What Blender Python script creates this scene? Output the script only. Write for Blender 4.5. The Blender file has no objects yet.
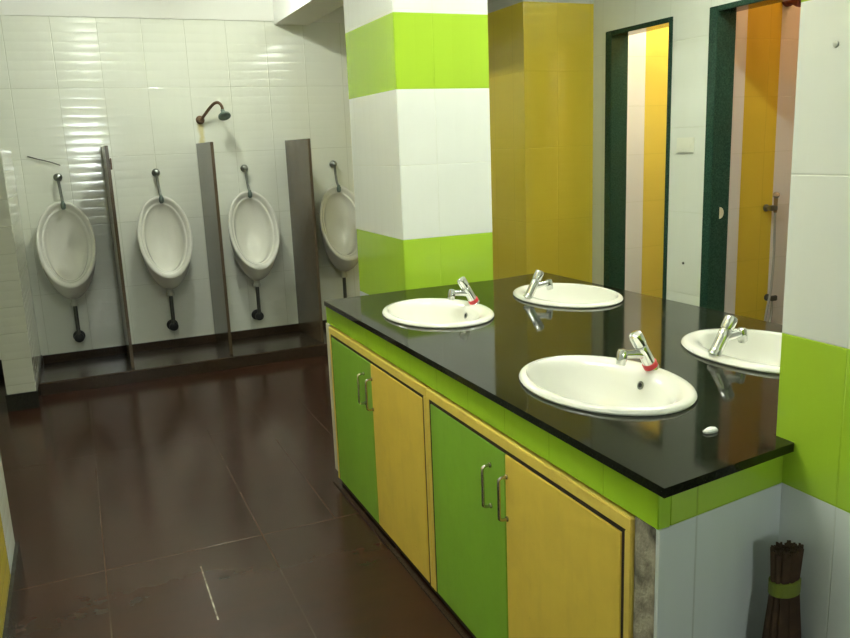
import bpy, bmesh, math, random
from mathutils import Vector, Matrix
random.seed(7)
scene = bpy.context.scene
COL = scene.collection
PI = math.pi

# ------------------------------------------------------------------ view
scene.view_settings.view_transform = 'Standard'
scene.view_settings.look = 'None'
scene.view_settings.gamma = 1.0
scene.view_settings.use_curve_mapping = False
scene.view_settings.exposure = 1.42

# ------------------------------------------------------------------ materials
def new_mat(name):
    m = bpy.data.materials.new(name); m.use_nodes = True
    nt = m.node_tree
    for n in list(nt.nodes): nt.nodes.remove(n)
    out = nt.nodes.new('ShaderNodeOutputMaterial')
    b = nt.nodes.new('ShaderNodeBsdfPrincipled')
    nt.links.new(b.outputs[0], out.inputs[0])
    return m, nt, b

class G:
    """tiny node-graph helper"""
    def __init__(s, nt): s.nt = nt
    def n(s, t, **kw):
        x = s.nt.nodes.new(t)
        for k, v in kw.items(): setattr(x, k, v)
        return x
    def put(s, sock, v):
        if isinstance(v, bpy.types.NodeSocket): s.nt.links.new(v, sock)
        else: sock.default_value = v
    def m(s, op, a, b=0.0, c=None):
        x = s.n('ShaderNodeMath', operation=op)
        s.put(x.inputs[0], a); s.put(x.inputs[1], b)
        if c is not None: s.put(x.inputs[2], c)
        return x.outputs[0]
    def mix(s, f, a, b):
        x = s.n('ShaderNodeMix', data_type='RGBA')
        s.put(x.inputs[0], f)
        for i, v in ((6, a), (7, b)):
            if isinstance(v, tuple): v = (*v[:3], 1.0)
            s.put(x.inputs[i], v)
        return x.outputs[2]
    def pos(s):
        g = s.n('ShaderNodeNewGeometry')
        q = s.n('ShaderNodeSeparateXYZ'); s.nt.links.new(g.outputs['Position'], q.inputs[0])
        r = s.n('ShaderNodeSeparateXYZ'); s.nt.links.new(g.outputs['Normal'], r.inputs[0])
        return q.outputs, r.outputs, g.outputs['Position']
    def noise(s, vec, scale, detail=3.0, rough=.5):
        x = s.n('ShaderNodeTexNoise')
        s.nt.links.new(vec, x.inputs['Vector'])
        x.inputs['Scale'].default_value = scale; x.inputs['Detail'].default_value = detail
        x.inputs['Roughness'].default_value = rough
        return x.outputs[0]
    def ramp(s, v, lo, hi):
        x = s.n('ShaderNodeMapRange')
        s.put(x.inputs[0], v); x.inputs[1].default_value = lo; x.inputs[2].default_value = hi
        return x.outputs[0]
    def scalevec(s, vec, xyz):
        x = s.n('ShaderNodeVectorMath', operation='MULTIPLY')
        s.nt.links.new(vec, x.inputs[0]); x.inputs[1].default_value = xyz
        return x.outputs[0]

def flat(name, col, rough=.5, metal=0.0, noise=0.0, nscale=8.0, bump=0.0, dark=.6, coat=0.0):
    m, nt, b = new_mat(name); g = G(nt)
    b.inputs['Roughness'].default_value = rough; b.inputs['Metallic'].default_value = metal
    b.inputs['Coat Weight'].default_value = coat
    tc = g.n('ShaderNodeTexCoord')
    if noise > 0:
        f = g.ramp(g.noise(tc.outputs['Object'], nscale, 5), .35, .75)
        f = g.m('MULTIPLY', f, noise)
        c = g.mix(f, col, tuple(v * dark for v in col))
        nt.links.new(c, b.inputs['Base Color'])
    else:
        b.inputs['Base Color'].default_value = (*col, 1)
    if bump > 0:
        bp = g.n('ShaderNodeBump'); bp.inputs['Strength'].default_value = bump; bp.inputs['Distance'].default_value = .005
        nt.links.new(g.noise(tc.outputs['Object'], nscale * 6, 4), bp.inputs['Height'])
        nt.links.new(bp.outputs[0], b.inputs['Normal'])
    return m

def tile(name, tw, th, u0=0.0, z0=0.0, bands=(), ubands=None, base=(.8, .8, .72), rib='z', period=.05,
         rib_amp=.0006, rough=.12, grout=.84, stain=.12, gw=.0022, uaxis='auto', wave=.0008, ustain=None):
    """glazed wall tile; bands = [(z, colour above z)...] from the floor up; real colour courses of tile"""
    m, nt, b = new_mat(name); g = G(nt)
    P, N, vec = g.pos()
    if uaxis == 'x': u = P[0]
    elif uaxis == 'y': u = P[1]
    else:
        f = g.m('GREATER_THAN', g.m('ABSOLUTE', N[0]), .5)
        u = g.m('ADD', g.m('MULTIPLY', P[1], f), g.m('MULTIPLY', P[0], g.m('SUBTRACT', 1.0, f)))
    z = P[2]
    col = g.mix(0.0, base, base)
    for zz, c in bands:
        col = g.mix(g.m('GREATER_THAN', z, zz), col, c)
    if ubands:
        for uu, c in ubands:
            col = g.mix(g.m('GREATER_THAN', u, uu), col, c)
    if ustain:
        ux, zlo, zhi, wd_ = ustain
        k = g.ramp(g.m('ABSOLUTE', g.m('ADD', g.m('SUBTRACT', u, ux), g.m('MULTIPLY', g.m('SUBTRACT', g.noise(vec, 14, 3), .5), .05))), wd_, wd_ * .35)
        k = g.m('MULTIPLY', k, g.m('MULTIPLY', g.m('GREATER_THAN', z, zlo), g.m('LESS_THAN', z, zhi)))
        col = g.mix(g.m('MULTIPLY', k, .7), col, (.62, .52, .14))
    # tile cells
    fu = g.m('FRACT', g.m('DIVIDE', g.m('SUBTRACT', u, u0 - 50 * tw), tw))
    fz = g.m('FRACT', g.m('DIVIDE', g.m('SUBTRACT', z, z0 - 50 * th), th))
    du = g.m('MULTIPLY', g.m('MINIMUM', fu, g.m('SUBTRACT', 1.0, fu)), tw)
    dz = g.m('MULTIPLY', g.m('MINIMUM', fz, g.m('SUBTRACT', 1.0, fz)), th)
    dmin = g.m('MINIMUM', du, dz)
    gm = g.ramp(dmin, gw * 1.5, gw * .4)
    dirt = g.ramp(g.noise(vec, 2.2, 6), .4, .8)
    dirt2 = g.ramp(g.noise(g.scalevec(vec, (9, 9, 1.2)), 1.5, 4), .45, .8)
    dd = g.m('MULTIPLY', g.m('ADD', dirt, dirt2), stain * .5)
    dcol = g.n('ShaderNodeMix', data_type='RGBA', blend_type='MULTIPLY'); 
    nt.links.new(dd, dcol.inputs[0]); nt.links.new(col, dcol.inputs[6]); dcol.inputs[7].default_value = (.62, .60, .48, 1)
    gcol = g.n('ShaderNodeMix', data_type='RGBA', blend_type='MULTIPLY')
    nt.links.new(gm, gcol.inputs[0]); nt.links.new(dcol.outputs[2], gcol.inputs[6]); gcol.inputs[7].default_value = (grout, grout, grout * .96, 1)
    nt.links.new(gcol.outputs[2], b.inputs['Base Color'])
    b.inputs['Roughness'].default_value = rough
    # relief: pillow-shaped ribs + gentle waviness + grout groove
    r = z if rib == 'z' else u
    ph = g.m('ADD', g.m('DIVIDE', r, period), g.m('MULTIPLY', g.noise(vec, 3.0, 2), .25))
    s = g.m('ABSOLUTE', g.m('SINE', g.m('MULTIPLY', ph, PI)))
    h = g.m('MULTIPLY', g.m('POWER', s, .6), rib_amp)
    h = g.m('ADD', h, g.m('MULTIPLY', g.noise(vec, 7.0, 2), wave))
    h = g.m('SUBTRACT', h, g.m('MULTIPLY', gm, .0008))
    bp = g.n('ShaderNodeBump'); bp.inputs['Strength'].default_value = 1.0; bp.inputs['Distance'].default_value = 1.0
    nt.links.new(h, bp.inputs['Height']); nt.links.new(bp.outputs[0], b.inputs['Normal'])
    return m

WHITE = (.81, .83, .78)
LIME = (.39, .60, .04)
YEL = (.70, .54, .05)
M = {}
M['urinal_wall'] = tile('white ribbed wall tile', .28, .45, .003, 1.41, base=(.78, .80, .70), uaxis='x', period=.06, ustain=(.893, 1.40, 1.625, .024))
M['stub'] = tile('cream ribbed tile', .30, .15, 0, 0, base=(.60, .61, .49), period=.05)
M['pillar'] = tile('banded pillar tile', .45, .308, .08, .09, bands=[(.705, LIME), (1.014, WHITE), (1.629, LIME), (1.926, WHITE)],
                   base=(.72, .76, .74), rib='u', period=.085, rib_amp=.0003, stain=.08, rough=.16, grout=.97, gw=.0015)
M['fascia'] = tile('lime tile strip', .20, .30, 1.03, .70, base=(.36, .60, .03), rib='u', period=.05, rib_amp=.0002, stain=.12, rough=.2, grout=.9, gw=.0015)
M['end_tile'] = tile('end panel tile', .30, .60, 1.0, .105, bands=[(.705, LIME)], base=(.70, .76, .76), rib='u', period=.075, rib_amp=.0003, stain=.15, rough=.2, grout=.82)
M['yellow'] = tile('yellow wall tile', .235, .45, 2.55, 1.36, base=YEL, bands=[(2.2, (.62, .62, .56))], period=.055, rib_amp=.0004, stain=.1, grout=.93)
M['stall_wall'] = tile('pale wall tile', .30, .45, 3.30, .99, base=(.74, .77, .68), period=.055, rib_amp=.0003, stain=.1, grout=.95, uaxis='y')
M['stall_side'] = tile('stall side tile', .235, .30, 3.395, .99, base=(.84, .82, .80), ubands=[(3.395, (.78, .60, .09)), (3.635, (.84, .80, .76))], uaxis='x', period=.075, rib_amp=.0004, stain=.05, grout=.92)
M['stall_side_two'] = tile('stall side tile pale', .235, .30, 3.32, .99, base=(.84, .82, .78), ubands=[(3.39, (.74, .54, .05)), (3.634, (.82, .79, .74))], uaxis='x', period=.075, rib_amp=.0004, stain=.05, grout=.92)
M['left_wall'] = tile('left wall tile', .30, .45, 2.72, .1, base=(.74, .77, .70), ubands=[(2.2, YEL), (2.72, (.78, .80, .70))], uaxis='y', period=.055, rib_amp=.0004)
M['plain_tile'] = tile('plain pale tile', .30, .45, 0, .1, base=(.74, .77, .68), period=.055, rib_amp=.0003)
M['paint'] = flat('white distemper', (.80, .80, .74), .8, noise=.3, nscale=2, dark=.85)
M['ceil'] = flat('ceiling paint', (.78, .78, .72), .9)

def floor_mat():
    m, nt, b = new_mat('brown granite floor'); g = G(nt)
    P, N, vec = g.pos()
    n1 = g.ramp(g.noise(vec, 16, 3, .55), .2, .85)
    n2 = g.ramp(g.noise(g.scalevec(vec, (1, 3, 1)), 2.6, 5, .6), .35, .7)
    b.inputs['Specular IOR Level'].default_value = .24
    c = g.mix(n1, (.036, .0165, .0100), (.040, .0185, .0114))
    c = g.mix(g.m('MULTIPLY', n2, .6), c, (.048, .0190, .0105))
    def line(v, off, per, w):
        f = g.m('FRACT', g.m('DIVIDE', g.m('SUBTRACT', v, off - 50 * per), per))
        d = g.m('MULTIPLY', g.m('MINIMUM', f, g.m('SUBTRACT', 1.0, f)), per)
        return g.ramp(d, w, w * .4)
    lx = line(P[0], .5, .55, .0035)
    # half-width cut slabs beside the counter
    l2 = g.m('MULTIPLY', g.ramp(g.m('ABSOLUTE', g.m('SUBTRACT', P[0], .785)), .0035, .0015), g.m('GREATER_THAN', P[1], 2.79))
    ly = line(P[1], 2.79, 1.21, .0035)
    ln = g.m('MAXIMUM', g.m('MAXIMUM', lx, l2), ly)
    wear = g.ramp(g.noise(vec, 3.3, 4), .35, .65)
    ln = g.m('MULTIPLY', ln, g.m('ADD', g.m('MULTIPLY', wear, .45), .1))
    # a long pale streak in one slab
    sc = g.m('MULTIPLY', g.ramp(g.m('ABSOLUTE', g.m('SUBTRACT', P[0], .255)), .0035, .001),
             g.m('MULTIPLY', g.m('GREATER_THAN', P[1], 2.3), g.m('LESS_THAN', P[1], 2.66)))
    c = g.mix(ln, c, (.11, .08, .05))
    c = g.mix(g.m('MULTIPLY', sc, g.ramp(g.noise(vec, 30, 3), .25, .75)), c, (.45, .37, .27))
    nt.links.new(c, b.inputs['Base Color'])
    r = g.ramp(g.noise(vec, 1.3, 3), .1, .9)
    nt.links.new(g.m('ADD', g.m('MULTIPLY', r, .14), .12), b.inputs['Roughness'])
    bp = g.n('ShaderNodeBump'); bp.inputs['Strength'].default_value = 1; bp.inputs['Distance'].default_value = 1
    h = g.m('SUBTRACT', g.m('MULTIPLY', g.noise(vec, 6, 2), .0007), g.m('MULTIPLY', ln, .001))
    nt.links.new(h, bp.inputs['Height']); nt.links.new(bp.outputs[0], b.inputs['Normal'])
    return m
M['floor'] = floor_mat()

def granite(name, a, bcol, rough=.07, sp=.3, fleck=(.30, .31, .26), smear=.25, spec=.17):
    m, nt, b = new_mat(name); g = G(nt)
    P, N, vec = g.pos()
    n1 = g.ramp(g.noise(vec, 140, 5, .75), .4, .7)
    n3 = g.ramp(g.noise(vec, 260, 2, .8), .66, .76)
    sm = g.ramp(g.noise(g.scalevec(vec, (3, 2, 1)), 2.5, 6, .65), .45, .8)
    c = g.mix(n1, a, bcol)
    c = g.mix(g.m('MULTIPLY', n3, sp), c, fleck)
    c = g.mix(g.m('MULTIPLY', sm, smear), c, (.050, .053, .033))
    nt.links.new(c, b.inputs['Base Color'])
    nt.links.new(g.m('ADD', g.m('MULTIPLY', sm, .06), rough), b.inputs['Roughness'])
    b.inputs['Specular IOR Level'].default_value = spec
    return m
M['granite'] = granite('black green granite', (.008, .0095, .005), (.024, .026, .014), .06)
M['granite_edge'] = M['granite']
M['slab'] = granite('brown grey granite slab', (.085, .060, .036), (.155, .115, .07), .16, smear=.3)
M['kerb'] = granite('dark brown granite', (.030, .019, .012), (.060, .040, .026), .2, smear=.1)
M['skirt'] = granite('black skirting granite', (.014, .014, .011), (.045, .042, .034), .15)
M['marble'] = granite('green marble', (.012, .036, .023), (.040, .098, .064), .14, sp=.25, fleck=(.10, .16, .12), smear=.15)

def door_paint(name, col, dark, seed, lift=.0):
    m, nt, b = new_mat(name); g = G(nt)
    tc = g.n('ShaderNodeTexCoord'); P = tc.outputs['Object']
    v = g.n('ShaderNodeVectorMath', operation='ADD'); nt.links.new(P, v.inputs[0]); v.inputs[1].default_value = (seed, seed * .7, seed * 1.3)
    a = g.ramp(g.noise(v.outputs[0], 5, 7, .62), .46, .75)
    s = g.ramp(g.noise(g.scalevec(v.outputs[0], (14, 14, 1.5)), 2.2, 5, .6), .5, .8)
    f = g.m('MULTIPLY', g.m('ADD', a, g.m('MULTIPLY', s, .5)), .30)
    sp = g.ramp(g.noise(v.outputs[0], 38, 2), .73, .78)
    f = g.m('MAXIMUM', f, g.m('MULTIPLY', sp, .4))
    nt.links.new(g.mix(f, col, dark), b.inputs['Base Color'])
    b.inputs['Roughness'].default_value = .42
    bp = g.n('ShaderNodeBump'); bp.inputs['Strength'].default_value = .15; bp.inputs['Distance'].default_value = .004
    nt.links.new(g.noise(v.outputs[0], 30, 4), bp.inputs['Height']); nt.links.new(bp.outputs[0], b.inputs['Normal'])
    return m
M['door_green'] = door_paint('green laminate', (.24, .47, .04), (.14, .30, .03), 1.0)
M['door_yellow'] = door_paint('yellow laminate', (.82, .60, .09), (.50, .33, .06), 4.0)
M['frame_yellow'] = door_paint('yellow painted frame', (.80, .61, .12), (.36, .20, .06), 9.0)
M['gap'] = flat('dark gap board', (.03, .018, .012), .8)
M['concrete'] = flat('rough bare concrete', (.42, .38, .29), .95, noise=1.0, nscale=26, bump=.9, dark=.12)
M['plaster'] = flat('white plaster', (.62, .60, .50), .85, noise=.6, nscale=9, dark=.6)
M['porcelain'] = flat('white glazed basin', (.84, .83, .76), .08, coat=.3)
M['urinal'] = flat('cream glazed urinal', (.76, .755, .67), .13, noise=.35, nscale=5, dark=.82, coat=.2)
M['chrome'] = flat('worn chrome', (.75, .76, .74), .14, metal=1.0, noise=.4, nscale=25, dark=.55)
M['chrome_dull'] = flat('tarnished steel', (.34, .36, .33), .33, metal=1.0, noise=.7, nscale=30, dark=.5)
M['pipe'] = flat('dark waste pipe', (.10, .105, .085), .4, metal=.5, noise=.5, nscale=20, dark=.5)
M['pipe_end'] = flat('black rubber flange', (.018, .020, .018), .5)
M['nut'] = flat('pale nut', (.55, .56, .48), .4, metal=.3)
M['verdigris'] = flat('green tarnish', (.22, .29, .25), .4, metal=.6, noise=.6, nscale=40, dark=.4)
M['rust'] = flat('rusty pipe', (.16, .095, .05), .5, metal=.4, noise=.7, nscale=30, dark=.4)
M['red'] = flat('red ring', (.62, .04, .05), .4)
M['hole'] = flat('black hole', (.01, .01, .01), .6)
M['handle'] = flat('brushed steel handle', (.55, .52, .45), .25, metal=1.0, noise=.4, nscale=30, dark=.5)
M['straw'] = flat('brown twig', (.075, .040, .018), .8, noise=.8, nscale=30, dark=.4)
M['band'] = flat('olive band', (.16, .20, .02), .6)
M['soap'] = flat('white soap', (.85, .85, .80), .6)
M['plate'] = flat('ivory switch plastic', (.74, .75, .62), .35)
M['hose'] = flat('grey hose', (.42, .42, .38), .35, metal=.3)
M['brass'] = flat('dull brass', (.36, .26, .14), .35, metal=.8)
M['wire'] = flat('grey wire', (.10, .10, .08), .6)
M['lamp_body'] = flat('dark red lamp holder', (.16, .035, .02), .5)
M['ivory'] = flat('cream strike', (.66, .60, .42), .5)

def emit(name, col, s):
    m = bpy.data.materials.new(name); m.use_nodes = True; nt = m.node_tree
    for n in list(nt.nodes): nt.nodes.remove(n)
    o = nt.nodes.new('ShaderNodeOutputMaterial'); e = nt.nodes.new('ShaderNodeEmission')
    e.inputs[0].default_value = (*col, 1); e.inputs[1].default_value = s
    nt.links.new(e.outputs[0], o.inputs[0]); return m

# ------------------------------------------------------------------ mesh helpers
def BM(): return bmesh.new()
def box(bm, x0, x1, y0, y1, z0, z1, bev=0.0):
    r = bmesh.ops.create_cube(bm, size=1.0)
    vs = r['verts']
    for v in vs:
        v.co = Vector((x0 + (v.co.x + .5) * (x1 - x0), y0 + (v.co.y + .5) * (y1 - y0), z0 + (v.co.z + .5) * (z1 - z0)))
    if bev > 0:
        es = list({e for v in vs for e in v.link_edges})
        bmesh.ops.bevel(bm, geom=es, offset=bev, segments=2, affect='EDGES', clamp_overlap=True)
def tube(bm, pts, r, seg=12, cap=True):
    """tube through points; r scalar or list"""
    pts = [Vector(p) for p in pts]
    rs = r if isinstance(r, (list, tuple)) else [r] * len(pts)
    rings = []; prev = None
    for i, p in enumerate(pts):
        t = (pts[min(i + 1, len(pts) - 1)] - pts[max(i - 1, 0)]).normalized()
        if prev is None:
            a = Vector((0, 0, 1)) if abs(t.z) < .9 else Vector((1, 0, 0))
            n = t.cross(a).normalized()
        else:
            n = (prev - t * prev.dot(t)).normalized()
        prev = n; bn = t.cross(n)
        rings.append([bm.verts.new(p + (n * math.cos(2 * PI * k / seg) + bn * math.sin(2 * PI * k / seg)) * rs[i]) for k in range(seg)])
    for a, b in zip(rings, rings[1:]):
        for k in range(seg): bm.faces.new((a[k], a[(k + 1) % seg], b[(k + 1) % seg], b[k]))
    if cap:
        bm.faces.new(rings[0][::-1]); bm.faces.new(rings[-1])
def spline(pts, n=8):
    P = [Vector(p) for p in pts]; out = []
    for i in range(len(P) - 1):
        p0 = P[max(i - 1, 0)]; p1 = P[i]; p2 = P[i + 1]; p3 = P[min(i + 2, len(P) - 1)]
        for k in range(n):
            t = k / n
            out.append(.5 * ((2 * p1) + (p2 - p0) * t + (2 * p0 - 5 * p1 + 4 * p2 - p3) * t * t + (3 * p1 - p0 - 3 * p2 + p3) * t ** 3))
    out.append(P[-1]); return out
def loft(bm, rings, close_last=False, close_first=False):
    R = [[bm.verts.new(p) for p in ring] for ring in rings]
    n = len(R[0])
    for a, b in zip(R, R[1:]):
        for k in range(n): bm.faces.new((a[k], a[(k + 1) % n], b[(k + 1) % n], b[k]))
    if close_last: bm.faces.new(R[-1])
    if close_first: bm.faces.new(R[0][::-1])
def lathe(bm, prof, axis=(0, 0, 1), org=(0, 0, 0), seg=24):
    """prof = [(radius, height)...] along axis"""
    ax = Vector(axis).normalized(); a = Vector((1, 0, 0)) if abs(ax.x) < .8 else Vector((0, 1, 0))
    u = ax.cross(a).normalized(); v = ax.cross(u); o = Vector(org)
    loft(bm, [[o + ax * h + (u * math.cos(2 * PI * k / seg) + v * math.sin(2 * PI * k / seg)) * max(r, 1e-4) for k in range(seg)] for r, h in prof], True, True)
def link(name, bm, mat, parent=None, loc=None, smooth=False, subsurf=0):
    bmesh.ops.recalc_face_normals(bm, faces=bm.faces)
    me = bpy.data.meshes.new(name); bm.to_mesh(me); bm.free()
    if smooth:
        for p in me.polygons: p.use_smooth = True
    me.materials.append(M[mat] if isinstance(mat, str) else mat)
    o = bpy.data.objects.new(name, me); COL.objects.link(o)
    if parent: o.parent = parent
    if loc: o.location = loc
    if subsurf:
        s = o.modifiers.new('s', 'SUBSURF'); s.levels = subsurf; s.render_levels = subsurf
    elif smooth:
        try: me.set_sharp_from_angle(angle=math.radians(40))
        except Exception: pass
    return o
def tag(o, label=None, cat=None, group=None, kind=None):
    if label: o['label'] = label
    if cat: o['category'] = cat
    if group: o['group'] = group
    if kind: o['kind'] = kind
    return o
def thing(name, label, cat, loc=(0, 0, 0), group=None, rz=0):
    o = bpy.data.objects.new(name, None); COL.objects.link(o); o.empty_display_size = .1
    o.location = loc; o.rotation_euler = (0, 0, rz)
    return tag(o, label, cat, group)
def struct(name, bm, mat, label=None, cat=None):
    o = link(name, bm, mat); o['kind'] = 'structure'
    tag(o, label, cat)
    return o
def dup(root, loc, label, rz=None):
    r = root.copy(); COL.objects.link(r); r.location = loc; r['label'] = label
    if rz is not None: r.rotation_euler = (0, 0, rz)
    for ch in list(root.children):
        c = ch.copy(); COL.objects.link(c); c.parent = r
        for gch in list(ch.children):
            d = gch.copy(); COL.objects.link(d); d.parent = c
    return r

# ------------------------------------------------------------------ dimensions
YW = 5.95           # urinal wall
XS = 3.045          # stall wall
YB = -2.6           # wall behind
XL = -1.9           # far left wall
CEIL = 2.75
PX0, PX1 = 1.26, 1.688    # pillars
FY0, FY1 = 3.131, 3.745   # far pillar
NY0, NY1 = .52, 1.131     # near pillar
YJ = 4.295          # yellow block front
# ------------------------------------------------------------------ setting
b = BM(); box(b, XL - .1, 4.6, YB - .1, YW + .2, -.1, 0); struct('floor', b, 'floor', 'brown polished granite floor of long slabs', 'floor')
b = BM(); box(b, XL - .1, 4.6, YB - .1, YW + .2, CEIL, CEIL + .1); struct('ceiling', b, 'ceil', 'painted ceiling', 'ceiling')
b = BM(); box(b, XL - .1, 4.6, YW, YW + .15, 0, 2.309); struct('wall_back', b, 'urinal_wall', 'white glazed tile wall behind the urinals', 'wall')
b = BM(); box(b, XL - .1, 4.6, YW - .008, YW + .15, 2.309, CEIL); struct('trim_1', b, 'paint', 'white painted strip of wall above the urinal tiles', 'wall')
b = BM(); box(b, XL - .1, XL, YB, YW, 0, CEIL); struct('wall_far_left', b, 'plain_tile', 'pale tiled wall at far left', 'wall')
# near-left wall, its far end seen at the left edge of the photo
b = BM(); box(b, -.50, -.33, YB, 2.96, .095, CEIL); struct('wall_left', b, 'left_wall', 'yellow and white tiled wall at the left edge', 'wall')
b = BM(); box(b, -.51, -.318, YB, 2.975, 0, .095); struct('baseboard_left', b, 'skirt', 'dark granite skirting below the left wall', 'skirting')
# half-height tiled wall left of the urinals
b = BM(); box(b, -.478, -.325, 4.995, YW - .001, .098, 1.470, .004); struct('wall_urinal_side', b, 'stub', 'half-height cream tiled wall left of the urinals', 'wall')
b = BM(); box(b, -.486, -.318, 4.985, YW - .001, 0, .098); struct('baseboard_urinal_side', b, 'skirt', 'dark skirting below the half-height tiled wall', 'skirting')
b = BM(); box(b, XL, -.49, YW - .015, YW - .001, 0, .10); struct('baseboard_back', b, 'skirt', 'dark skirting at the foot of the back wall', 'skirting')
# kerb along the urinal wall: sloping granite top with skirting behind
b = BM()
sec = [(5.235, 0), (5.235, .074), (5.243, .079), (5.36, .072), (5.932, .036), (5.932, 0)]
loft(b, [[Vector((x, y, z)) for y, z in sec] for x in (-.317, 2.545)], True, True)
struct('trim_2', b, 'kerb', 'raised brown granite kerb under the urinals', 'kerb')
b = BM(); box(b, -.317, 2.545, 5.933, 5.949, 0, .092); struct('baseboard_urinals', b, 'kerb', 'dark granite skirting behind the urinal kerb', 'skirting')
# overhead beam carried by the pillars
b = BM(); box(b, 1.472, 1.717, NY0, YW - .009, 2.286, CEIL - .001); struct('trim_3', b, 'paint', 'white painted ceiling beam over the urinal wall', 'beam')
# pillars
b = BM(); box(b, PX0, PX1, FY0, FY1, 0, 2.285, .003); struct('wall_pillar_far', b, 'pillar', 'white and lime green banded pillar at the far end of the counter', 'pillar')
b = BM(); box(b, PX0 - .01, PX1, NY0, NY1, 0, 2.285, .003); struct('wall_pillar_near', b, 'pillar', 'white and lime green banded pillar at the right edge', 'pillar')
# yellow block at end of the stall row
b = BM(); box(b, 2.55, XS - .001, YJ, YW - .001, 0, CEIL); struct('wall_yellow', b, 'yellow', 'yellow tiled wall block beyond the counter', 'wall')
# stall wall with two door openings
D1 = (3.578, 4.16); D2 = (2.715, 3.30); DH = 2.02
b = BM()
box(b, XS, XS + .108, D1[1], YW, 0, CEIL)
box(b, XS, XS + .108, D2[1], D1[0], 0, CEIL)
box(b, XS, XS + .108, YB, D2[0], 0, CEIL)
box(b, XS, XS + .108, D1[0], D1[1], DH, CEIL)
box(b, XS, XS + .108, D2[0], D2[1], DH, CEIL)
struct('wall_right', b, 'stall_wall', 'pale tiled wall with the two stall doorways', 'wall')
b = BM(); box(b, XS + .109, 4.5, 4.235, 4.335, 0, CEIL); struct('wall_stall_far', b, 'stall_side', 'white and yellow striped side wall inside the first stall', 'wall')
b = BM(); box(b, XS + .109, 4.5, 3.40, 3.48, 0, CEIL); struct('wall_stall_middle', b, 'stall_side_two', 'white and yellow striped side wall inside the second stall', 'wall')
b = BM(); box(b, XS + .109, 4.5, 2.55, 2.63, 0, CEIL); struct('wall_stall_near', b, 'plain_tile', 'plain side wall of the second stall', 'wall')
b = BM(); box(b, 4.5, 4.6, YB, YW, 0, CEIL); struct('wall_stall_back', b, 'plain_tile', 'back wall of the stalls', 'wall')
# wall behind the camera, with a small louvred window
b = BM()
WX0, WX1, WZ0, WZ1 = .22, .46, 1.38, 1.76
box(b, XL, WX0, YB - .1, YB, 0, CEIL); box(b, WX1, XS, YB - .1, YB, 0, CEIL)
box(b, WX0, WX1, YB - .1, YB, 0, WZ0); box(b, WX0, WX1, YB - .1, YB, WZ1, CEIL)
struct('wall_front', b, 'plain_tile', 'pale tiled wall with the louvred window', 'wall')
w = bpy.data.objects.new('window_1', None); COL.objects.link(w); w['kind'] = 'structure'; tag(w, 'small louvred window with bright daylight', 'window')
w.location = ((WX0 + WX1) / 2, YB - .05, WZ0)
b = BM(); hw = (WX1 - WX0) / 2; hh = WZ1 - WZ0
for s in (-1, 1): box(b, s * hw - .02 * (s > 0), s * hw + .02 * (s < 0), -.04, .045, 0, hh)
box(b, -hw, hw, -.04, .045, 0, .02); box(b, -hw, hw, -.04, .045, hh - .02, hh)
link('window_frame', b, 'chrome_dull', w)
b = BM(); box(b, -hw, hw, -.045, -.041, 0, hh); link('window_daylight', b, emit('daylight', (.92, 1, .97), 60), w)
b = BM()
for k in range(6): box(b, -hw + .02, hw - .02, -.02, .02, .04 + k * .056, .05 + k * .056)
link('window_louvre', b, 'plate', w)

# door frames of dark green marble
def door_frame(name, y0, y1, label):
    e = bpy.data.objects.new(name, None); COL.objects.link(e); e['kind'] = 'structure'; tag(e, label, 'doorway')
    e.location = (XS, (y0 + y1) / 2, 0); h = (y1 - y0) / 2
    for s in (1, -1):
        b = BM(); y = s * h
        t = .062
        box(b, -.012, .112, min(y, y - s * t) + .001, max(y, y - s * t) - .001, 0, DH - .001, .003) if s > 0 else box(b, -.012, .112, y + .001, y + .022, 0, DH - .001, .003)
        link('door_jamb', b, 'marble', e)
    b = BM(); box(b, -.012, .112, -h + .022, h - .062, DH - .028, DH - .001, .003); link('door_head', b, 'marble', e)
    return e
door_frame('door_1', *D1, 'green marble door frame of the far stall, yellow stripe inside')
d2 = door_frame('door_2', *D2, 'green marble door frame of the near stall, sprayer hose inside')
b = BM()   # half-round cream strike plate on the far jamb
hh = (D2[1] - D2[0]) / 2
pts = [(math.cos(a) * .026, math.sin(a) * .030) for a in [-PI / 2 + PI * k / 12 for k in range(13)]]
loft(b, [[Vector((.046 + p[0] * 1.0, hh - .0625 - t, .995 + p[1])) for p in pts] for t in (0, .004)], True, True)
tag(link('strike_plate', b, 'ivory', d2), 'cream half-round strike plate')

# ------------------------------------------------------------------ vanity counter
XC = .90
vb = thing('vanity_counter', 'masonry wash counter body with lime green tile band and pale end panel', 'counter', (1.45, 2.1, 0))
def vl(*a): # world -> local of vanity_base
    return (a[0] - 1.45, a[1] - 1.45, a[2] - 2.1, a[3] - 2.1, a[4], a[5])
b = BM(); box(b, *vl(XC, XC + .03, 1.0645, 3.125, .703, .780), .002); link('tile_fascia', b, 'fascia', vb)
b = BM()
yk = lambda x: 1.062 + (x - XC) * .13
for xa, za, zb in ((XC + .002, 0, .703), (XC + .031, .703, .780)):
    lo = [(xa, yk(xa)), (1.249, yk(1.249)), (1.249, yk(1.249) + .012), (xa, yk(xa) + .012)]
    loft(b, [[Vector((x - 1.45, y - .001 - 2.1, z)) for x, y in lo] for z in (za, zb)], True, True)
link('end_panel', b, 'end_tile', vb)
b = BM(); box(b, *vl(XC + .003, XC + .06, 1.0765, 1.131, 0, .702)); box(b, *vl(XC + .0005, XC + .004, 1.071, 1.129, 0, .702))
o = link('concrete_post', b, 'concrete', vb); o['label'] = 'rough bare concrete edge'
b = BM(); box(b, *vl(XC - .004, XC + .09, 3.086, 3.127, .06, .702)); link('plaster_edge', b, 'plaster', vb)
b = BM(); box(b, *vl(XC + .091, 1.962, 3.098, 3.127, 0, .780)); link('far_panel', b, 'end_tile', vb)
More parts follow.
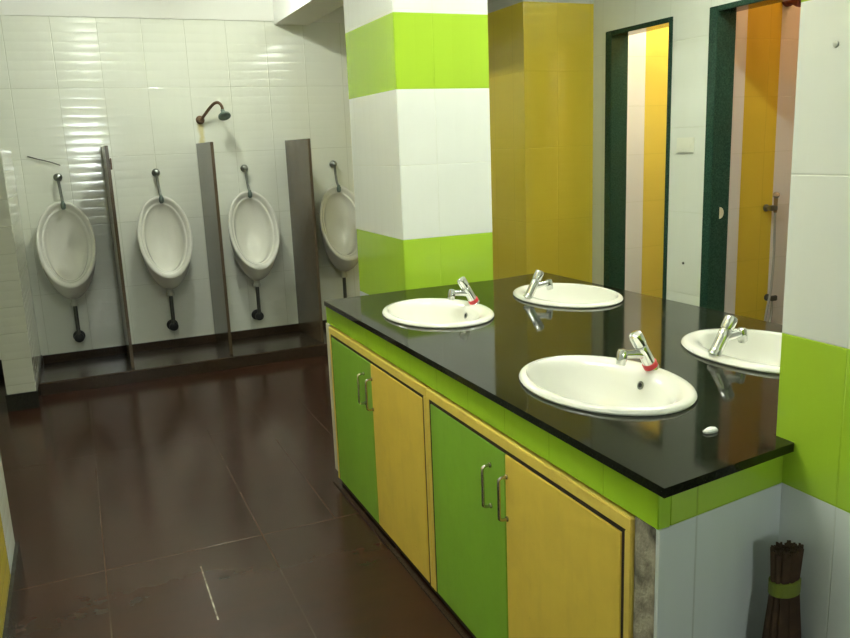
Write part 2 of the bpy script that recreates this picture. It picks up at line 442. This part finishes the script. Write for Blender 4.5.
b = BM(); box(b, *vl(1.963, 1.975, 1.14, 3.097, 0, .780)); link('back_panel', b, 'fascia', vb)
b = BM(); box(b, *vl(XC - .017, XC - .002, 1.05, 3.13, 0, .006)); link('floor_strip', b, 'kerb', vb)
b = BM(); box(b, *vl(XC + .012, XC + .05, 1.132, 3.097, .0, .034)); link('plinth', b, 'gap', vb)

# countertop: one granite slab cut out for four basins
BAS = [(1.168, 2.605, 1), (1.161, 1.589, 1), (1.733, 2.617, -1), (1.722, 1.612, -1)]
BRX, BRY = .191, .258
cu = bpy.data.curves.new('slab_outline', 'CURVE'); cu.dimensions = '2D'; cu.fill_mode = 'BOTH'
def poly(pts):
    s = cu.splines.new('POLY'); s.points.add(len(pts) - 1); s.use_cyclic_u = True
    for p, (x, y) in zip(s.points, pts): p.co = (x, y, 0, 1)
poly([(.887, 1.034), (1.2485, 1.082), (1.2485, 1.1325), (1.6895, 1.1325), (1.6895, 1.10), (2.04, 1.10), (1.978, 3.182), (1.69, 3.1295), (1.258, 3.1295), (.887, 3.10)])
for cx, cy, s in BAS:
    poly([(cx + math.cos(2 * PI * k / 48) * (BRX - .014), cy + math.sin(2 * PI * k / 48) * (BRY - .014)) for k in range(48)])
cu.extrude = .0095; cu.bevel_depth = 0
tmp = bpy.data.objects.new('slab_outline', cu); COL.objects.link(tmp)
dg = bpy.context.evaluated_depsgraph_get()
me = bpy.data.meshes.new_from_object(tmp.evaluated_get(dg)); bpy.data.objects.remove(tmp)
top = bpy.data.objects.new('granite_countertop', me); COL.objects.link(top); top.location = (0, 0, .7905)
me.materials.clear(); me.materials.append(M['granite'])
tag(top, 'black polished granite worktop with four oval basin cut-outs between two pillars', 'countertop')

# washbasins (front ones have the tap ledge on +X, back ones are turned round)
def make_basin(label, loc):
    t = thing('washbasin', label, 'washbasin', loc, 'oval washbasins in the granite counter')
    b = BM(); n = 56
    def ring(rx, ry, z, ox=0.0):
        return [Vector((ox + math.cos(2 * PI * k / n) * rx, math.sin(2 * PI * k / n) * ry, z)) for k in range(n)]
    R = [ring(BRX - .018, BRY - .018, -.03), ring(BRX - .018, BRY - .018, .001), ring(BRX - .002, BRY - .002, .001), ring(BRX, BRY, .005), ring(BRX - .003, BRY - .003, .011),
         ring(BRX - .010, BRY - .010, .0145), ring(BRX - .020, BRY - .020, .0150, -.001),
         ring(.163, .238, .0140, -.007), ring(.155, .232, .0110, -.013), ring(.149, .226, .004, -.018), ring(.143, .219, -.010, -.022), ring(.137, .210, -.035, -.025), ring(.126, .195, -.065, -.027),
         ring(.104, .163, -.100, -.026), ring(.070, .110, -.122, -.022), ring(.032, .04, -.130, -.02), ring(.021, .021, -.131, -.02)]
    loft(b, R, True)
    o = link('bowl', b, 'porcelain', t, smooth=True)
    b = BM(); lathe(b, [(.006, -.002), (.0105, -.002), (.0115, .0015), (.007, .0025), (.0062, -.001)], axis=(-.95, 0, .35), org=(.1165, 0, -.021), seg=18)
    link('overflow_ring', b, 'chrome_dull', t, smooth=True)
    b = BM(); lathe(b, [(.005, -.0005), (.0062, .0015)], axis=(-.95, 0, .35), org=(.116, 0, -.021), seg=14); link('overflow_hole', b, 'hole', t)
    b = BM(); lathe(b, [(.020, -.1305), (.019, -.127), (.012, -.1275), (.010, -.130)], org=(-.02, 0, 0), seg=20); link('drain_ring', b, 'chrome', t, smooth=True)
    return t
def make_tap(label, loc):
    t = thing('basin_tap', label, 'tap', loc, 'chrome push taps on the basins')
    # body leaning towards the bowl
    d = Vector((-.50, 0, .87)).normalized()
    b = BM(); lathe(b, [(.0195, 0), (.0195, .005), (.0172, .008), (.0165, .02), (.0160, .055), (.0160, .074), (.0150, .0755)], axis=d, org=(0, 0, -.002), seg=24)
    link('body', b, 'chrome', t, smooth=True)
    b = BM(); lathe(b, [(.0125, .0750), (.0125, .0785), (.0168, .0795), (.0178, .084), (.0178, .108), (.0165, .1135), (.012, .1165), (.001, .1175)], axis=d, org=(0, 0, -.002), seg=24)
    link('push_knob', b, 'chrome', t, smooth=True)
    b = BM()
    p0 = d * .044
    tube(b, [p0 + Vector((.004, 0, 0)), p0 + Vector((-.030, 0, .006)), p0 + Vector((-.072, 0, .010))], [.0125, .0112, .0105], 16)
    link('spout', b, 'chrome', t, smooth=True)
    b = BM(); lathe(b, [(.004, .019), (.011, .017), (.0138, .010), (.0138, -.008), (.0125, -.020), (.0110, -.022), (.008, -.021)], axis=(.18, 0, 1), org=p0 + Vector((-.074, 0, .006)), seg=20)
    link('aerator', b, 'chrome', t, smooth=True)
    return t
blabels = ['white oval washbasin beside the far banded pillar, on the cabinet-door side', 'white oval washbasin at the counter front, the largest and nearest in view',
           'white oval washbasin at the far back corner before the yellow wall', 'white oval washbasin at the back, partly hidden by the near pillar']
tlabels = ['chrome tap with dull red ring beside the far banded pillar', 'chrome tap with bright red ring on the nearest front basin',
           'chrome tap on the back basin in front of the yellow wall', 'chrome tap on the back basin partly hidden by the near pillar']
TAP = [(1.338, 2.632), (1.323, 1.602), (1.551, 2.606), (1.545, 1.616)]
ZT = .8
b0 = make_basin(blabels[0], (BAS[0][0], BAS[0][1], ZT))
for i in range(1, 4): dup(b0, (BAS[i][0], BAS[i][1], ZT), blabels[i], 0 if BAS[i][2] > 0 else PI)
t0 = make_tap(tlabels[0], (TAP[0][0], TAP[0][1], ZT + .0165))
for i in range(1, 4): dup(t0, (TAP[i][0], TAP[i][1], ZT + .0165), tlabels[i], 0 if BAS[i][2] > 0 else PI)
# red rings only on the two front taps
for t in [o for o in COL.objects if o.name.startswith('basin_tap')]:
    if 'red ring' in t['label']:
        b = BM(); d = Vector((-.50, 0, .87)).normalized()
        lathe(b, [(.0170, .006), (.0192, .007), (.0192, .020), (.0165, .021)], axis=d, org=(0, 0, -.002), seg=24)
        o = link('ring', b, 'red', t, smooth=True); o['label'] = 'red ring'

# cabinets with pairs of doors
def cabinet(y0, y1, ym, label):
    """y0 near end, y1 far end, ym meeting line of the two doors; far door green, near door yellow"""
    t = thing('vanity_cabinet', label, 'cabinet', (XC, (y0 + y1) / 2, .035), 'double-door cabinets under the counter')
    cy = (y0 + y1) / 2; H = .661; fw = .020
    b = BM()
    box(b, -.006, .014, y0 - cy, y1 - cy, .632, H, .002)
    box(b, -.006, .014, y0 - cy, y0 - cy + fw, 0, .632, .002)
    box(b, -.006, .014, y1 - cy - fw, y1 - cy, 0, .632, .002)
    link('face_frame', b, 'frame_yellow', t)
    b = BM(); box(b, .0155, .030, y0 - cy + .003, y1 - cy - .003, .004, .667); link('carcass', b, 'gap', t)
    b = BM()  # added dark strips that stand in for the darkness of the door gaps
    box(b, -.0045, .0125, y0 - cy + fw + .0005, y1 - cy - fw - .0005, .6225, .6315)
    box(b, -.0045, .0125, y0 - cy + fw + .0005, y0 - cy + fw + .0085, .004, .622)
    box(b, -.0045, .0125, y1 - cy - fw - .0085, y1 - cy - fw - .0005, .004, .622)
    link('dark_gap_strip', b, 'gap', t)
    for mat, a, c, hy in (('door_green', ym + .0015, y1 - fw - .010, ym + .075), ('door_yellow', y0 + fw + .010, ym - .0015, ym - .010)):
        b = BM(); box(b, -.006, .013, a - cy, c - cy, .004, .621, .0015)
        d = link('door', b, mat, t); d['label'] = 'green door' if 'green' in mat else 'yellow door, scuffed'
        b = BM(); z0, z1 = .453, .565; y = hy - cy
        tube(b, spline([(-.005, y, z0), (-.020, y, z0), (-.0265, y, z0 + .003), (-.029, y, z0 + .010), (-.029, y, (z0 + z1) / 2), (-.029, y, z1 - .010), (-.0265, y, z1 - .003), (-.020, y, z1), (-.005, y, z1)], 4), .0042, 10)
        for z in (z0, z1): lathe(b, [(.007, 0), (.007, .003), (.005, .004)], axis=(-1, 0, 0), org=(-.0058, y, z), seg=12)
        link('handle', b, 'handle', d, smooth=True)
    return t
cabinet(1.133, 2.099, 1.622, 'green and yellow double-door cabinet under the nearest front basin')
cabinet(2.101, 3.084, 2.590, 'green and yellow double-door cabinet at the urinal end of the counter')

# piece of soap on the counter
b = BM()
sh = [(.018, .004), (.008, .012), (-.006, .010), (-.019, .003), (-.016, -.006), (-.002, -.009), (.011, -.008)]
loft(b, [[Vector((x * s, y * s, z)) for x, y in sh] for z, s in ((0, .95), (.004, 1.05), (.008, .7))], True, True)
tag(link('soap_piece', b, 'soap', None, (1.152, 1.206, .8002)), 'small white scrap of soap lying on the black worktop', 'soap')

# ------------------------------------------------------------------ urinals
def make_urinal(label, x):
    t = thing('urinal', label, 'urinal', (x, YW - .001, 0), 'white wall urinals in a row')
    b = BM(); n = 40
    def ring(ax, zt, zb, yt, yb, pw=1.0, egg=.06):
        out = []
        for k in range(n):
            a = 2 * PI * k / n; c, s = math.cos(a), math.sin(a)
            f = (1 - s) / 2
            out.append(Vector((ax * c * (1 + egg * -abs(s) * s * .0 - egg * .6 * (f - .5)), yt + (yb - yt) * (f ** pw), (zt + zb) / 2 + (zt - zb) / 2 * s)))
        return out
    S = [ring(.120, 1.065, .50, 0, 0), ring(.145, 1.09, .478, -.018, -.085), ring(.162, 1.105, .478, -.035, -.165), ring(.174, 1.118, .505, -.046, -.222),
         ring(.179, 1.128, .548, -.056, -.262), ring(.182, 1.132, .568, -.064, -.276), ring(.181, 1.131, .575, -.072, -.284), ring(.176, 1.126, .583, -.077, -.288),
         ring(.167, 1.116, .595, -.077, -.286), ring(.160, 1.105, .607, -.072, -.278), ring(.153, 1.095, .612, -.064, -.262), ring(.148, 1.085, .612, -.058, -.24),
         ring(.143, 1.080, .616, -.060, -.240), ring(.137, 1.075, .618, -.061, -.238), ring(.130, 1.066, .618, -.054, -.215), ring(.122, 1.045, .605, -.042, -.16), ring(.105, 1.00, .60, -.036, -.12),
         ring(.06, .88, .66, -.034, -.09), ring(.02, .80, .74, -.036, -.07)]
    loft(b, S, True, True)
    link('bowl', b, 'urinal', t, smooth=True, subsurf=1)
    # flush valve: rosette on the wall, short spindle, pipe down to the rim
    b = BM(); lathe(b, [(.028, 0), (.028, .006), (.022, .014), (.014, .018), (.014, .034), (.018, .036), (.018, .050), (.009, .056)], axis=(0, -1, 0), org=(0, 0, 1.288), seg=22)
    link('flush_valve', b, 'chrome_dull', t, smooth=True)
    b = BM(); tube(b, spline([(0, -.040, 1.275), (.004, -.044, 1.20), (.008, -.052, 1.15), (.010, -.075, 1.125), (.010, -.085, 1.105)], 6), .0095, 12); link('flush_pipe', b, 'chrome_dull', t, smooth=True)
    b = BM(); lathe(b, [(.010, .0), (.0165, .012), (.0165, .036), (.011, .048), (.010, .056)], org=(.010, -.080, 1.078), seg=16); link('spreader', b, 'verdigris', t, smooth=True)
    # waste
    b = BM(); lathe(b, [(.022, .452), (.022, .490)], org=(0, -.105, 0), seg=16); lathe(b, [(.027, .432), (.029, .440), (.027, .454)], org=(0, -.105, 0), seg=8); link('waste_nut', b, 'nut', t, smooth=True)
    b = BM(); tube(b, spline([(0, -.105, .450), (0, -.105, .34), (0, -.104, .235), (0, -.090, .208), (0, -.060, .200), (0, -.006, .200)], 6), .0135, 14); link('waste_pipe', b, 'pipe', t, smooth=True)
    b = BM(); lathe(b, [(.022, 0), (.030, .004), (.033, .02), (.030, .036), (.020, .042)], axis=(0, -1, 0), org=(0, -.076, .205), seg=20); link('pipe_elbow', b, 'pipe_end', t, smooth=True)
    b = BM(); lathe(b, [(.040, 0), (.040, .004), (.032, .010), (.018, .011)], axis=(0, -1, 0), org=(0, 0, .200), seg=20); link('wall_flange', b, 'pipe_end', t, smooth=True)
    return t
u0 = make_urinal('leftmost white urinal, between the half-height tiled wall and the first brown slab', -.070)
dup(u0, (.556, YW - .001, 0), 'white urinal between the thin edge-on slab and the slab under the shower arm')
dup(u0, (1.172, YW - .001, 0), 'white urinal between the two wide brown slabs, right of the shower arm')
dup(u0, (1.845, YW - .001, 0), 'rightmost white urinal, partly hidden by the far banded pillar')

# ------------------------------------------------------------------ partition slabs
def slab(x, label):
    t = thing('urinal_partition', label, 'partition', (x, 5.64, .05), 'brown granite slabs between the urinals')
    b = BM(); box(b, -.010, .010, -.31, YW - .001 - 5.64, 0.003, 1.426, .002); link('slab', b, 'slab', t)
    return t
s1 = slab(.228, 'brown granite slab seen edge-on, nearest the half-height tiled wall')
slab(.858, 'brown granite slab standing directly under the shower arm')
slab(1.497, 'brown granite slab at the rightmost urinal, nearest the counter')
b = BM(); box(b, .011, .020, -.318, -.285, 1.28, 1.35, .002); link('bracket', b, 'rust', s1)

# shower arm
t = thing('shower', 'rusty bent shower arm with small tarnished head high on the urinal wall', 'shower', (.892, YW - .001, 1.637))
b = BM(); lathe(b, [(.030, 0), (.030, .006), (.020, .014), (.018, .036)], axis=(0, -1, 0), seg=20); link('wall_flange', b, 'rust', t, smooth=True)
b = BM(); tube(b, spline([(0, -.03, 0), (.025, -.055, .030), (.06, -.085, .075), (.09, -.115, .105), (.115, -.135, .108), (.132, -.150, .085), (.136, -.155, .055)], 6), .0105, 12); link('arm', b, 'rust', t, smooth=True)
b = BM(); lathe(b, [(.013, 0), (.015, .02), (.026, .032), (.042, .044), (.044, .056), (.040, .060), (.006, .061)], axis=(.10, -.55, -.83), org=(.135, -.152, .058), seg=22); link('shower_head', b, 'verdigris', t, smooth=True)
# thin wire on the wall
b = BM(); tube(b, spline([(-.236, -.006, 1.432), (-.18, -.012, 1.413), (-.11, -.012, 1.392), (-.045, -.008, 1.366)], 6), .0035, 8)
tag(link('wire', b, 'wire', None, (0, YW, 0)), 'thin grey wire strung above the leftmost urinal', 'wire')

# ------------------------------------------------------------------ stall fittings
t = thing('bidet_sprayer', 'hand sprayer on a wall hook with hanging hose inside the near stall', 'sprayer', (3.597, 3.399, .99))
b = BM(); lathe(b, [(.020, 0), (.020, .006), (.012, .010), (.012, .045)], axis=(0, -1, 0), org=(-.012, 0, -.01), seg=16); box(b, -.035, .016, -.062, -.036, -.024, .006, .004); link('wall_hook', b, 'chrome_dull', t, smooth=True)
b = BM(); tube(b, [(.008, -.05, -.035), (.009, -.05, .05)], [.010, .012], 12); link('spray_handle', b, 'brass', t, smooth=True)
b = BM(); lathe(b, [(.011, 0), (.018, .012), (.018, .024), (.004, .028)], axis=(-.45, -.5, .75), org=(.009, -.05, .05), seg=16); link('spray_head', b, 'chrome_dull', t, smooth=True)
b = BM(); tube(b, spline([(.008, -.05, -.035), (.012, -.05, -.15), (.010, -.055, -.32), (-.005, -.06, -.48), (-.03, -.06, -.60), (-.03, -.055, -.68), (.0, -.05, -.70), (.025, -.045, -.62), (.03, -.04, -.545)], 6), .0065, 10); link('hose', b, 'hose', t, smooth=True)
b = BM(); lathe(b, [(.020, 0), (.020, .006), (.011, .01), (.011, .05)], axis=(0, -1, 0), org=(.03, 0, -.53), seg=16); box(b, .016, .062, -.052, -.034, -.545, -.515, .004); link('stop_valve', b, 'pipe', t, smooth=True)

t = thing('switch_plate', 'small ivory switch plate on the pale wall between the two stall doorways', 'switch', (XS - .001, 3.45, 1.347))
b = BM(); box(b, -.009, 0, -.066, .066, -.040, .040, .003); link('plate', b, 'plate', t)
for k in (-1, 0, 1):
    b = BM(); box(b, -.0112, -.009, k * .036 - .011, k * .036 + .011, -.020, .006, .0015); link('switch', b, 'plate', t)

b = BM(); lathe(b, [(.008, 0), (.007, .004), (.003, .006)], axis=(-1, 0, 0), seg=12)
tag(link('wall_plug', b, 'pipe', None, (XS, 3.445, .71)), 'small dark plug in the pale wall below the switch plate', 'plug')
b = BM(); lathe(b, [(.006, 0), (.0055, .002), (.002, .003)], axis=(-1, 0, 0), seg=12)
tag(link('wall_plug', b, 'hose', None, (PX0 - .01, 1.048, 1.547)), 'small grey plug in the white band of the near pillar', 'plug')

# lamp holder high in the near stall
t = thing('lamp_holder', 'dark red lamp holder at the top of the near stall doorway', 'lamp holder', (3.665, 3.399, 2.10))
b = BM(); lathe(b, [(.045, 0), (.045, .012), (.030, .02)], axis=(0, -1, 0), seg=18); link('base_plate', b, 'lamp_body', t, smooth=True)
b = BM(); lathe(b, [(.028, .018), (.026, .05), (.031, .075), (.031, .09), (.02, .091), (.018, .06)], axis=(.1, -1, -.35), seg=18); link('socket', b, 'lamp_body', t, smooth=True)
# ceiling lamp in the far stall (above the door head, out of sight)
t = thing('stall_ceiling_lamp', 'ceiling globe lamp inside the far stall', 'lamp', (3.5, 3.80, CEIL))
b = BM(); lathe(b, [(.05, 0), (.05, -.02), (.03, -.03)], seg=18); link('lamp_base', b, 'plate', t)
b = BM(); lathe(b, [(.02, -.032), (.06, -.05), (.075, -.09), (.06, -.13), (.005, -.15)], seg=20); link('globe', b, emit('stall globe', (1, .90, .72), 50), t, smooth=True)

u = thing('stall_ceiling_lamp', 'warm ceiling globe lamp inside the near stall', 'lamp', (3.85, 2.95, CEIL))
b = BM(); lathe(b, [(.05, 0), (.05, -.02), (.03, -.03)], seg=18); link('lamp_base', b, 'plate', u)
b = BM(); lathe(b, [(.02, -.032), (.06, -.05), (.075, -.09), (.06, -.13), (.005, -.15)], seg=20); link('globe', b, emit('warm globe', (1, .50, .24), 16), u, smooth=True)

# ceiling tube fittings
def tube_light(x, y, L, s, label):
    t = thing('ceiling_tube_light', label, 'ceiling light', (x, y, CEIL), 'ceiling tube lights')
    b = BM(); box(b, -.03, .03, -L / 2 - .04, L / 2 + .04, -.06, -.001, .004)
    for q in (-1, 1): box(b, -.015, .015, q * (L / 2 + .02) - .012, q * (L / 2 + .02) + .012, -.17, -.06, .002)
    link('batten', b, 'plate', t)
    b = BM(); tube(b, [(0, -L / 2, -.15), (0, L / 2, -.15)], .018, 14); link('tube', b, emit('tube glow', (.95, 1.0, .90), s), t, smooth=True)
tube_light(.35, 2.15, 1.1, 56, 'fluorescent tube on the ceiling over the aisle beside the counter')
tube_light(.73, 4.95, .35, 120, 'fluorescent tube on the ceiling in front of the urinals')
tube_light(2.3, 2.3, 1.15, 42, 'fluorescent tube on the ceiling before the stall doorways')

# ------------------------------------------------------------------ broom
t = thing('broom', 'dark brown twig broom with olive band standing in the corner by the near pillar', 'broom', (1.192, 1.035, 0))
b = BM()
for k in range(260):
    a = random.random() * 2 * PI; q = max(.3, random.random() ** .4)
    c, s = math.cos(a) * q, math.sin(a) * q
    L = .606 + random.uniform(-.006, .006)
    prof = [(.068, 0.0), (.056, .2), (.042, .42), (.030, .535), (.0355, L)]
    tube(b, [(c * r, s * r * .62, z) for r, z in prof], .0028, 4)
o = link('twig', b, 'straw', t); o['kind'] = 'stuff'
b = BM(); lathe(b, [(.031, .514), (.0345, .516), (.0345, .542), (.031, .544)], seg=24)
for v in b.verts: v.co.y *= .72
link('binding_band', b, 'band', t, smooth=True)

# ------------------------------------------------------------------ world + camera
wd = bpy.data.worlds.new('World'); scene.world = wd; wd.use_nodes = True
wd.node_tree.nodes['Background'].inputs[0].default_value = (.5, .55, .6, 1); wd.node_tree.nodes['Background'].inputs[1].default_value = .05

R = Vector((.91470517, -.40220678, -.03929577)); U = Vector((.12086024, .17947642, .9763099)); F = Vector((.3856258, .89778501, -.21277882))
mw = Matrix(((R.x, U.x, -F.x, 0), (R.y, U.y, -F.y, 0), (R.z, U.z, -F.z, 1.4039), (0, 0, 0, 1)))
cd = bpy.data.cameras.new('Camera'); cam = bpy.data.objects.new('Camera', cd); COL.objects.link(cam)
cam.matrix_world = mw
cd.sensor_fit = 'HORIZONTAL'; cd.sensor_width = 36; cd.lens = 799.2 / 850 * 36; cd.clip_start = .02
scene.camera = cam
